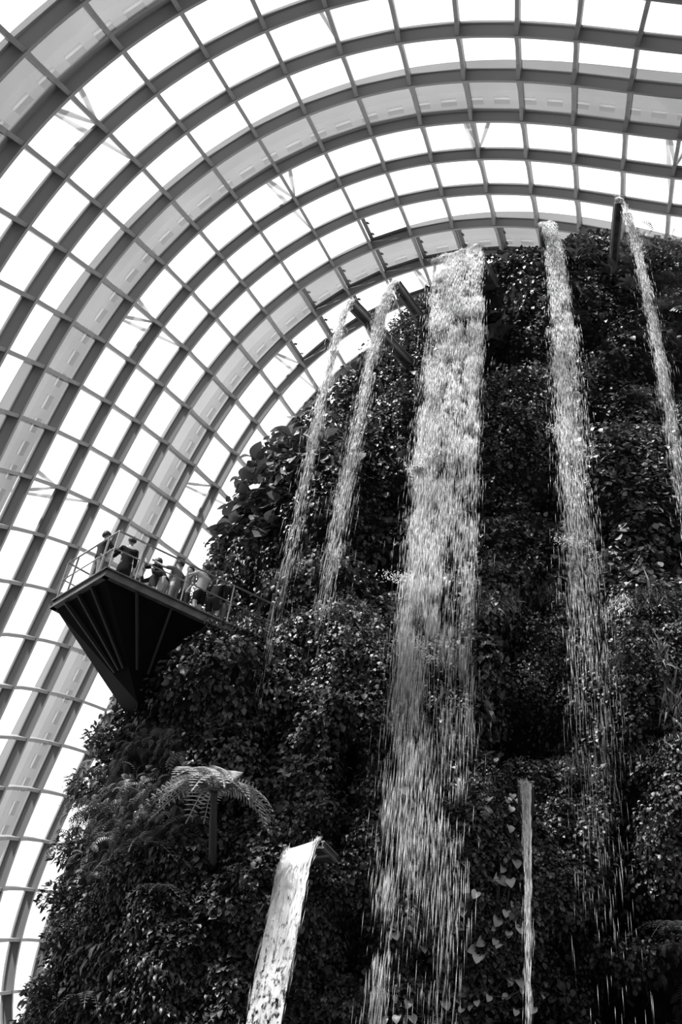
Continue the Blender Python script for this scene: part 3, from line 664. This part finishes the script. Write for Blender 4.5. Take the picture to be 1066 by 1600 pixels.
# ---------------------------------------------------------------- viewing platform
ZD = on_face(390, 990)[2]
Pc = at_height(169, 889, ZD); Lc = at_height(88, 938, ZD); Rc = at_height(405, 998, ZD)
K = np.array([*on_face(214, 1086)]); K[1] = 22.2; Kt = np.array([K[0]+.2, 23.5, ZD])
eR = norm(Rc-Pc); eL = norm(Lc-Pc); inward = norm(eR+eL)
root = thing('viewing_platform', 'cantilevered dark steel viewing platform with open railing jutting from the mountain', 'platform', tuple(Pc-[0, 0, .3]))
l_ = lambda v: local(root, v)
Rc2 = Rc+eR*.9
mb = MB(); top = [Lc, Pc, Rc2, Rc2+[0, 2.5, 0], Kt]; n = 5
mb.add([l_(v+[0, 0, dz]) for dz in (-.12, -.02) for v in top], [tuple(range(5))[::-1], tuple(range(5, 10))]+[(k, (k+1) % 5, (k+1) % 5+5, k+5) for k in range(5)]); mb.build('deck', 'deck_floor', root)
for a_, b_ in ((Lc, Pc), (Pc, Rc2), (Lc, Kt)):
    d = norm(b_-a_); o_ = np.array([0, 0, 1.])
    mb = MB(); mb.bar(l_(a_-d*.03-o_*.13), l_(b_+d*.03-o_*.13), .06, .2); mb.bar(l_(a_-d*.06-o_*.02), l_(b_+d*.06-o_*.02), .16, .035); mb.bar(l_(a_-d*.06-o_*.23), l_(b_+d*.06-o_*.23), .14, .03); mb.build('edge_beam', 'fascia', root)
ii = .06
mb = MB(); e_ = [Lc+norm(Pc+Kt-2*Lc)*ii, Pc+inward*ii, Rc2+[0, ii, 0], Rc2+[0, 2.5, 0], Kt]
lowR = Rc2+[0, 2.0, -1.2]; low = [Lc*.86+Kt*.14, Pc*.8+Kt*.2, Rc2+[0, .5, 0], Rc2+[0, 2.5, 0], Kt]
V = [l_(v-[0, 0, .24]) for v in e_]+[l_(K), l_(K+[.0, 1.5, 0]), l_(Rc2+[0, 1.2, -1.3]), l_(Rc2+[0, 2.5, -1.3])]
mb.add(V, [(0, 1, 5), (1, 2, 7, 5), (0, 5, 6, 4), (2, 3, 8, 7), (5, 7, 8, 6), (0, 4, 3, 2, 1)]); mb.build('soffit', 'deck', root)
for f_ in (0.25, .5, .75):
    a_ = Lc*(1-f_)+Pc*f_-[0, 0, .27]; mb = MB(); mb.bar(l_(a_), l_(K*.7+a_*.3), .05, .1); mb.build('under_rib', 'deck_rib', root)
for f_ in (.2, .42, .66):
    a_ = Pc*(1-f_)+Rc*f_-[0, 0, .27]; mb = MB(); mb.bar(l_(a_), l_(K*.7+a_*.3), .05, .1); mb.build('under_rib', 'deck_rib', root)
def rail_run(a_, b_, posts, hs=(1.1, .6), lean=0):
    for h in hs:
        mb = MB(); mb.tube([l_(a_+[0, 0, h]), l_(b_+[0, 0, h])], .022 if h > 1 else .016, 8); mb.build('handrail' if h > 1 else 'mid_rail', 'rail', root, True)
    for f_ in posts:
        c = a_*(1-f_)+b_*f_; mb = MB(); mb.bar(l_(c), l_(c+[0, 0, hs[0]]), .045, .018, up=tuple(norm(b_-a_))); mb.build('post', 'rail', root)
def frac(a_, b_, x): # fraction along the edge
    q_ = [(abs(projx(a_*(1-f)+b_*f)-x), f) for f in np.linspace(0, 1, 200)]; return min(q_)[1]
def projx(Pw):
    X = Pw-CAM; fw = X[1]*cp+X[2]*sp; v = -X[1]*sp+X[2]*cp; u = X[0]; return 533+(u*cr+v*sr)/fw*F
rail_run(Pc, Rc2, [0]+[frac(Pc, Rc2, x) for x in (209.5, 282, 353, 418)])
rail_run(Lc, Pc, [0, frac(Lc, Pc, 104), frac(Lc, Pc, 153)])
Lb = Lc+norm(Kt-Lc)*2.6; rail_run(Lc, Lb, [.5, 1])
print('deck z', ZD, 'P', Pc, 'L', Lc, 'R', Rc, 'K', K)

# ---------------------------------------------------------------- people
def skin_mesh(name, J, E, m, parent, root_idx=0, sub=2):
    me = bpy.data.meshes.new(name); me.from_pydata([tuple(p) for p, r in J], E, []); me.update()
    o = link(name, me, m, parent); md = o.modifiers.new('Skin', 'SKIN'); md.use_smooth_shade = True
    for k, (p, r) in enumerate(J):
        sv = me.skin_vertices[0].data[k]; rr = r if isinstance(r, tuple) else (r, r); sv.radius = rr; sv.use_root = (k == root_idx)
    s = o.modifiers.new('Sub', 'SUBSURF'); s.levels = sub; s.render_levels = sub
    return o
def person(label, pos, yaw, H=1.7, lean=0.0, side=0.0, crouch=0.0, arms=None, top='dark', bottom='grey', hair='short', legs='long', extra=None, head_down=0.0, bag=False, coat=False):
    """pos on the deck; yaw: direction faced; lean: forward bend of the trunk in radians; crouch 0..1; arms: (left, right) each (elbow, wrist) offset from shoulder in (right, forward, up)"""
    root = thing('person', label, 'person', tuple(pos)); root.rotation_euler = (0, 0, yaw); k = H/1.7
    J = []; E = []
    def v(p, r, par=None):
        J.append((np.array(p, float)*k, (r[0]*k, r[1]*k) if isinstance(r, tuple) else r*k)); i = len(J)-1
        if par is not None: E.append((par, i))
        return i
    hip = .90-.42*crouch; hy = -.12*crouch-.16*lean*.6
    def trunk(t, w=0.0): return np.array([w+side*t, hy+math.sin(lean)*t, hip+math.cos(lean)*t])
    pel = v((0, hy, hip), (.155, .11)); sp1 = v(trunk(.16), (.13, .10), pel); sp2 = v(trunk(.34), (.15, .11), sp1); ch = v(trunk(.47), (.13, .095), sp2)
    nk = v(trunk(.545), .052, ch); nd = lean*.45+head_down
    def head(t, f=0.0): b_ = trunk(.545); return b_+np.array([side*t, math.sin(nd)*t+math.cos(nd)*f, math.cos(nd)*t-math.sin(nd)*f])
    n2 = v(head(.05, .005), .048, nk); jw = v(head(.10, .012), (.062, .066), n2); mid = v(head(.155, .008), (.074, .088), jw); cr_ = v(head(.215, -.006), (.06, .07), mid)
    v(head(.125, .1), .012, jw); v(head(.15, .0)+[.079, 0, 0], .014, mid); v(head(.15, .0)+[-.079, 0, 0], .014, mid)
    legJ = []
    for s in (-1, 1):
        kn = np.array([s*(.10+.08*crouch), hy+.05+.42*crouch, hip-.43+.25*crouch]) if crouch > .1 else np.array([s*.10, .03 if s > 0 else -.01, .48])
        an = np.array([s*.11, -.03 if crouch < .1 else hy+.05, .08]); ft = an+[s*.02, .13, -.045]
        h_ = v((s*.085, hy, hip-.06), .088, pel); th_ = v((np.array([s*.09, hy, hip])+kn)/2, .078, h_); kk = v(kn, .056, th_); cf = v((kn*.6+an*.4)+[0, -.02, 0], .052, kk); a1 = v(an, .034, cf); v(ft, .03, a1)
        legJ.append((np.array([s*.085, hy, hip-.05]), kn, an))
    arms = arms or (((-.04, .03, -.28), (-.02, .14, -.5)), ((.04, .03, -.28), (.02, .14, -.5))); armJ = []
    for s, (el, wr) in zip((-1, 1), arms):
        shp = trunk(.45)+np.array([s*.17, 0, 0]); sh = v(shp, .05, ch); E_ = shp+np.array(el); W_ = shp+np.array(wr)
        ua = v((shp+E_)/2, .042, sh); e1 = v(E_, .036, ua); fa = v(E_*.6+W_*.4, .034, e1); w1 = v(W_, .022, fa)
        d = norm(W_-E_); x = norm(np.cross(d, [0.1, .2, 1])); y = np.cross(x, d)
        pm = v(W_+d*.05, (.03, .018), w1)
        for fi, (off, ln) in enumerate(((-.028, .062), (-.010, .074), (.009, .070), (.027, .055))):
            b0 = v(W_+d*.085+x*off, .0095, pm); b1 = v(W_+d*(.085+ln*.5)+x*off*1.1-y*.012, .0085, b0); v(W_+d*(.085+ln*.8)+x*off*1.1-y*.036, .0075, b1)
        t0 = v(W_+d*.045-x*.036*s, .011, w1); v(W_+d*.08-x*.058*s-y*.012, .009, t0)
        armJ.append((shp, E_, W_))
    skin_mesh('body', J, E, 'skin', root)
    for s in (-1, 1):
        mb = MB(); c = (head(.16, .092)+np.array([s*.03, 0, 0]))*k; mb.tube([c-[0, .004, 0], c+[0, .004, 0]], .009, 8); mb.build('eye', 'eye', root)
    # clothing follows the body
    T = []; ET = []
    def t(p, r, par=None):
        T.append((np.array(p)*k, (r[0]*k, r[1]*k) if isinstance(r, tuple) else r*k)); i = len(T)-1
        if par is not None: ET.append((par, i))
        return i
    lowt = trunk(-.06) if not coat else trunk(-.06)+[0, 0, -.32]
    a0 = t(trunk(.16), (.155, .125)); h0 = t(lowt, (.17, .135) if not coat else (.21, .17), a0); a1 = t(trunk(.34), (.175, .13), a0); a2 = t(trunk(.46), (.15, .11), a1); t(trunk(.525), (.07, .065), a2)
    for (shp, E_, W_) in armJ:
        b0 = t(shp, .068, a2); b1 = t((shp+E_)/2, .058, b0)
        if top in ('black', 'dark'): b2 = t(E_, .05, b1); t(E_*.35+W_*.65, .042, b2)
        else: t(shp*.15+E_*.85, .055, b1)
    skin_mesh('coat' if coat else 'shirt', T, ET, top, root)
    T, ET = [], []
    p0 = t((0, hy, hip-.02), (.178, .14))
    t(trunk(.10), (.165, .135), p0)
    for (hp, kn, an) in legJ:
        g0 = t(hp, .10, p0); g1 = t((hp+kn)/2, .092, g0)
        if legs == 'long': g2 = t(kn, .075, g1); g3 = t((kn+an)/2, .066, g2); t(an+[0, 0, .02], .058, g3)
        else: t(hp*.12+kn*.88, .086, g1)
    skin_mesh('trousers' if legs == 'long' else 'shorts', T, ET, bottom, root)
    for s, (hp, kn, an) in zip((-1, 1), legJ):
        skin_mesh('shoe', [((an+[0, -.03, -.04])*k, .042*k), ((an+[0, .07, -.05])*k, .04*k), ((an+[0, .15, -.055])*k, .032*k)], [(0, 1), (1, 2)], 'dark', root)
    U_, W_2 = np.meshgrid(np.linspace(0, 2*PI, 17)[:-1], np.linspace(0, 1, 10), indexing='ij')     # cap of hair: long at the nape, high on the brow
    front = (np.sin(U_)+1)/2; low = (-.93 if hair == 'long' else -.82)*(1-front)**.7+.5*front; phi = PI/2-(PI/2-np.arcsin(low))*W_2
    ht = np.stack([np.cos(phi)*np.cos(U_)*.09, np.cos(phi)*np.sin(U_)*.102-.014, np.sin(phi)*.104+.012], -1).reshape(-1, 3); ht *= 1+.08*rng.normal(0, .5, (len(ht), 1))
    ax_u = head(1.)-head(0.); ax_f = head(0., 1.)-head(0.); HV = (head(.165)+ht[:, :1]*[1, 0, 0]+ht[:, 1:2]*ax_f+ht[:, 2:]*ax_u)*k
    idm = np.arange(160).reshape(16, 10); nxm = np.roll(idm, -1, 0); HQ = np.stack([idm[:, :-1], nxm[:, :-1], nxm[:, 1:], idm[:, 1:]], -1).reshape(-1, 4)
    ho = mesh_np('hair', HV, [HQ], 'hair', root, None, True); sd_ = ho.modifiers.new('Solid', 'SOLIDIFY'); sd_.thickness = .012
    if hair == 'long': skin_mesh('ponytail', [(head(.12, -.1)*k, .035*k), (head(.02, -.12)*k, .04*k), (head(-.1, -.11)*k, .028*k), (head(-.18, -.1)*k, .012*k)], [(0, 1), (1, 2), (2, 3)], 'hair', root)
    return root
def place(px, py, hh):      # deck point under a head seen at this spot
    p = at_height(px, py, ZD+hh); return np.array([p[0], p[1], ZD+.0])
fwdR = math.atan2(-eR[0], eR[1])
UPA = ((-.08, .20, -.12), (-.02, .30, .12)); UPB = ((.08, .20, -.12), (.02, .30, .12)); REST = ((-.05, .02, -.28), (-.06, .10, -.50)); RESTR = ((.05, .02, -.28), (.06, .10, -.50))
ppl = [
    dict(label='person in dark long-sleeved top and grey trousers standing at the left corner of the platform', px=168, py=836, hh=1.68, yaw=-.9, arms=(REST, ((.08, .18, -.2), (0, .36, -.12))), top='dark', bottom='grey'),
    dict(label='person in a long black coat with back turned beside the front corner post', px=207, py=845, hh=1.66, yaw=.35, arms=(((-.12, .12, -.22), (-.14, .32, -.1)), RESTR), top='black', bottom='black', coat=True),
    dict(label='person with dark hair crouching low behind the railing holding a camera', px=241, py=889, hh=1.22, yaw=2.2, crouch=.75, arms=(((-.1, .2, -.15), (-.02, .26, .06)), ((.1, .2, -.15), (.02, .26, .06))), top='dark', bottom='grey', hair='long'),
    dict(label='person in a dark top and pale trousers bending forward to the left at the railing', px=262, py=879, hh=1.5, yaw=1.2, lean=.55, arms=(((-.08, .22, -.1), (-.02, .30, .16)), ((.08, .22, -.1), (.02, .3, .16))), top='black', bottom='pale'),
    dict(label='person in grey T-shirt and grey jeans raising one arm beside the bending visitor', px=282, py=880, hh=1.6, yaw=1.0, arms=(((-.16, .2, -.02), (-.25, .4, .12)), RESTR), top='grey', bottom='grey'),
    dict(label='person half hidden behind the others in a dark grey top, between two railing posts', px=298, py=890, hh=1.55, yaw=2.6, top='grey', bottom='dark', hair='long'),
    dict(label='person in a light T-shirt and dark shorts lifting a camera at the railing', px=322, py=886, hh=1.68, yaw=.8, arms=(((-.12, .2, -.08), (-.02, .28, .12)), ((.1, .2, -.1), (.02, .28, .1))), top='light', bottom='black', legs='short'),
    dict(label='person in a black top with bare legs stooping near the right railing post', px=341, py=906, hh=1.4, yaw=-.4, lean=.35, crouch=.3, top='black', bottom='dark', legs='short', hair='long'),
    dict(label='right-most person with pale arms standing behind against the planted wall', px=354, py=903, hh=1.62, yaw=.2, arms=(((-.1, .1, -.25), (0, .28, -.15)), RESTR), top='dark', bottom='grey', hair='long'),
]
for d in ppl:
    x, y, hh, yaw = d.pop('px'), d.pop('py'), d.pop('hh'), d.pop('yaw'); lab = d.pop('label')
    H = 1.7*(hh/1.68 if not (d.get('crouch') or d.get('lean')) else .98)
    p = place(x, y, hh-.04); r = person(lab, p, yaw, H=H, **d); print('person', lab[:24], p.round(2))

# ---------------------------------------------------------------- ground, light, camera
mb = MB(); mb.add([(-120, -120, -.02), (120, -120, -.02), (120, 120, -.02), (-120, 120, -.02), (-120, -120, -.3), (120, -120, -.3), (120, 120, -.3), (-120, 120, -.3)], [(0, 1, 2, 3), (7, 6, 5, 4), (0, 4, 5, 1), (1, 5, 6, 2), (2, 6, 7, 3), (3, 7, 4, 0)])
tag(mb.build('floor', 'floor'), 'dark ground at the foot of the mountain', None, None, 'structure')
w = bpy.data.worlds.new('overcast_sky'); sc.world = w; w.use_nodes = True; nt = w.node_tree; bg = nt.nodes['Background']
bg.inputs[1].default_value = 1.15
tc = nt.nodes.new('ShaderNodeTexCoord'); sx_ = nt.nodes.new('ShaderNodeSeparateXYZ'); mr = nt.nodes.new('ShaderNodeMapRange')   # added gradient: sky dimmed behind the viewer to deepen shade on the cliff
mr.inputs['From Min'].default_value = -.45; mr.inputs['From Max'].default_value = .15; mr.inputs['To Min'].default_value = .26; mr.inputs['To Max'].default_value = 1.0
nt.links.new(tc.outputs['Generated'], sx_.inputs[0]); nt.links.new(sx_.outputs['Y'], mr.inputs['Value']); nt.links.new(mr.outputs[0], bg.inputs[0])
sun = bpy.data.lights.new('sun', 'SUN'); sun.energy = 8.5; sun.angle = math.radians(4); so = bpy.data.objects.new('sun', sun); C.objects.link(so)
so.rotation_euler = Vector((.46, .30, -.84)).to_track_quat('-Z', 'Y').to_euler()
cam = bpy.data.cameras.new('camera'); co = bpy.data.objects.new('camera', cam); C.objects.link(co); sc.camera = co
cam.sensor_fit = 'VERTICAL'; cam.sensor_height = 36; cam.lens = F/1600*36; cam.clip_end = 500
fwd = Vector((0, cp, sp)); up = Vector((0, -sp, cp)); rt = Vector((1, 0, 0))
ux = up*cr-rt*sr; rx_ = rt*cr+up*sr
co.matrix_world = Matrix(((rx_[0], ux[0], -fwd[0], CAM[0]), (rx_[1], ux[1], -fwd[1], CAM[1]), (rx_[2], ux[2], -fwd[2], CAM[2]), (0, 0, 0, 1)))
sc.view_settings.view_transform = 'Standard'; sc.view_settings.look = 'None'; sc.view_settings.exposure = 0.6; sc.view_settings.gamma = 1; sc.view_settings.use_curve_mapping = False
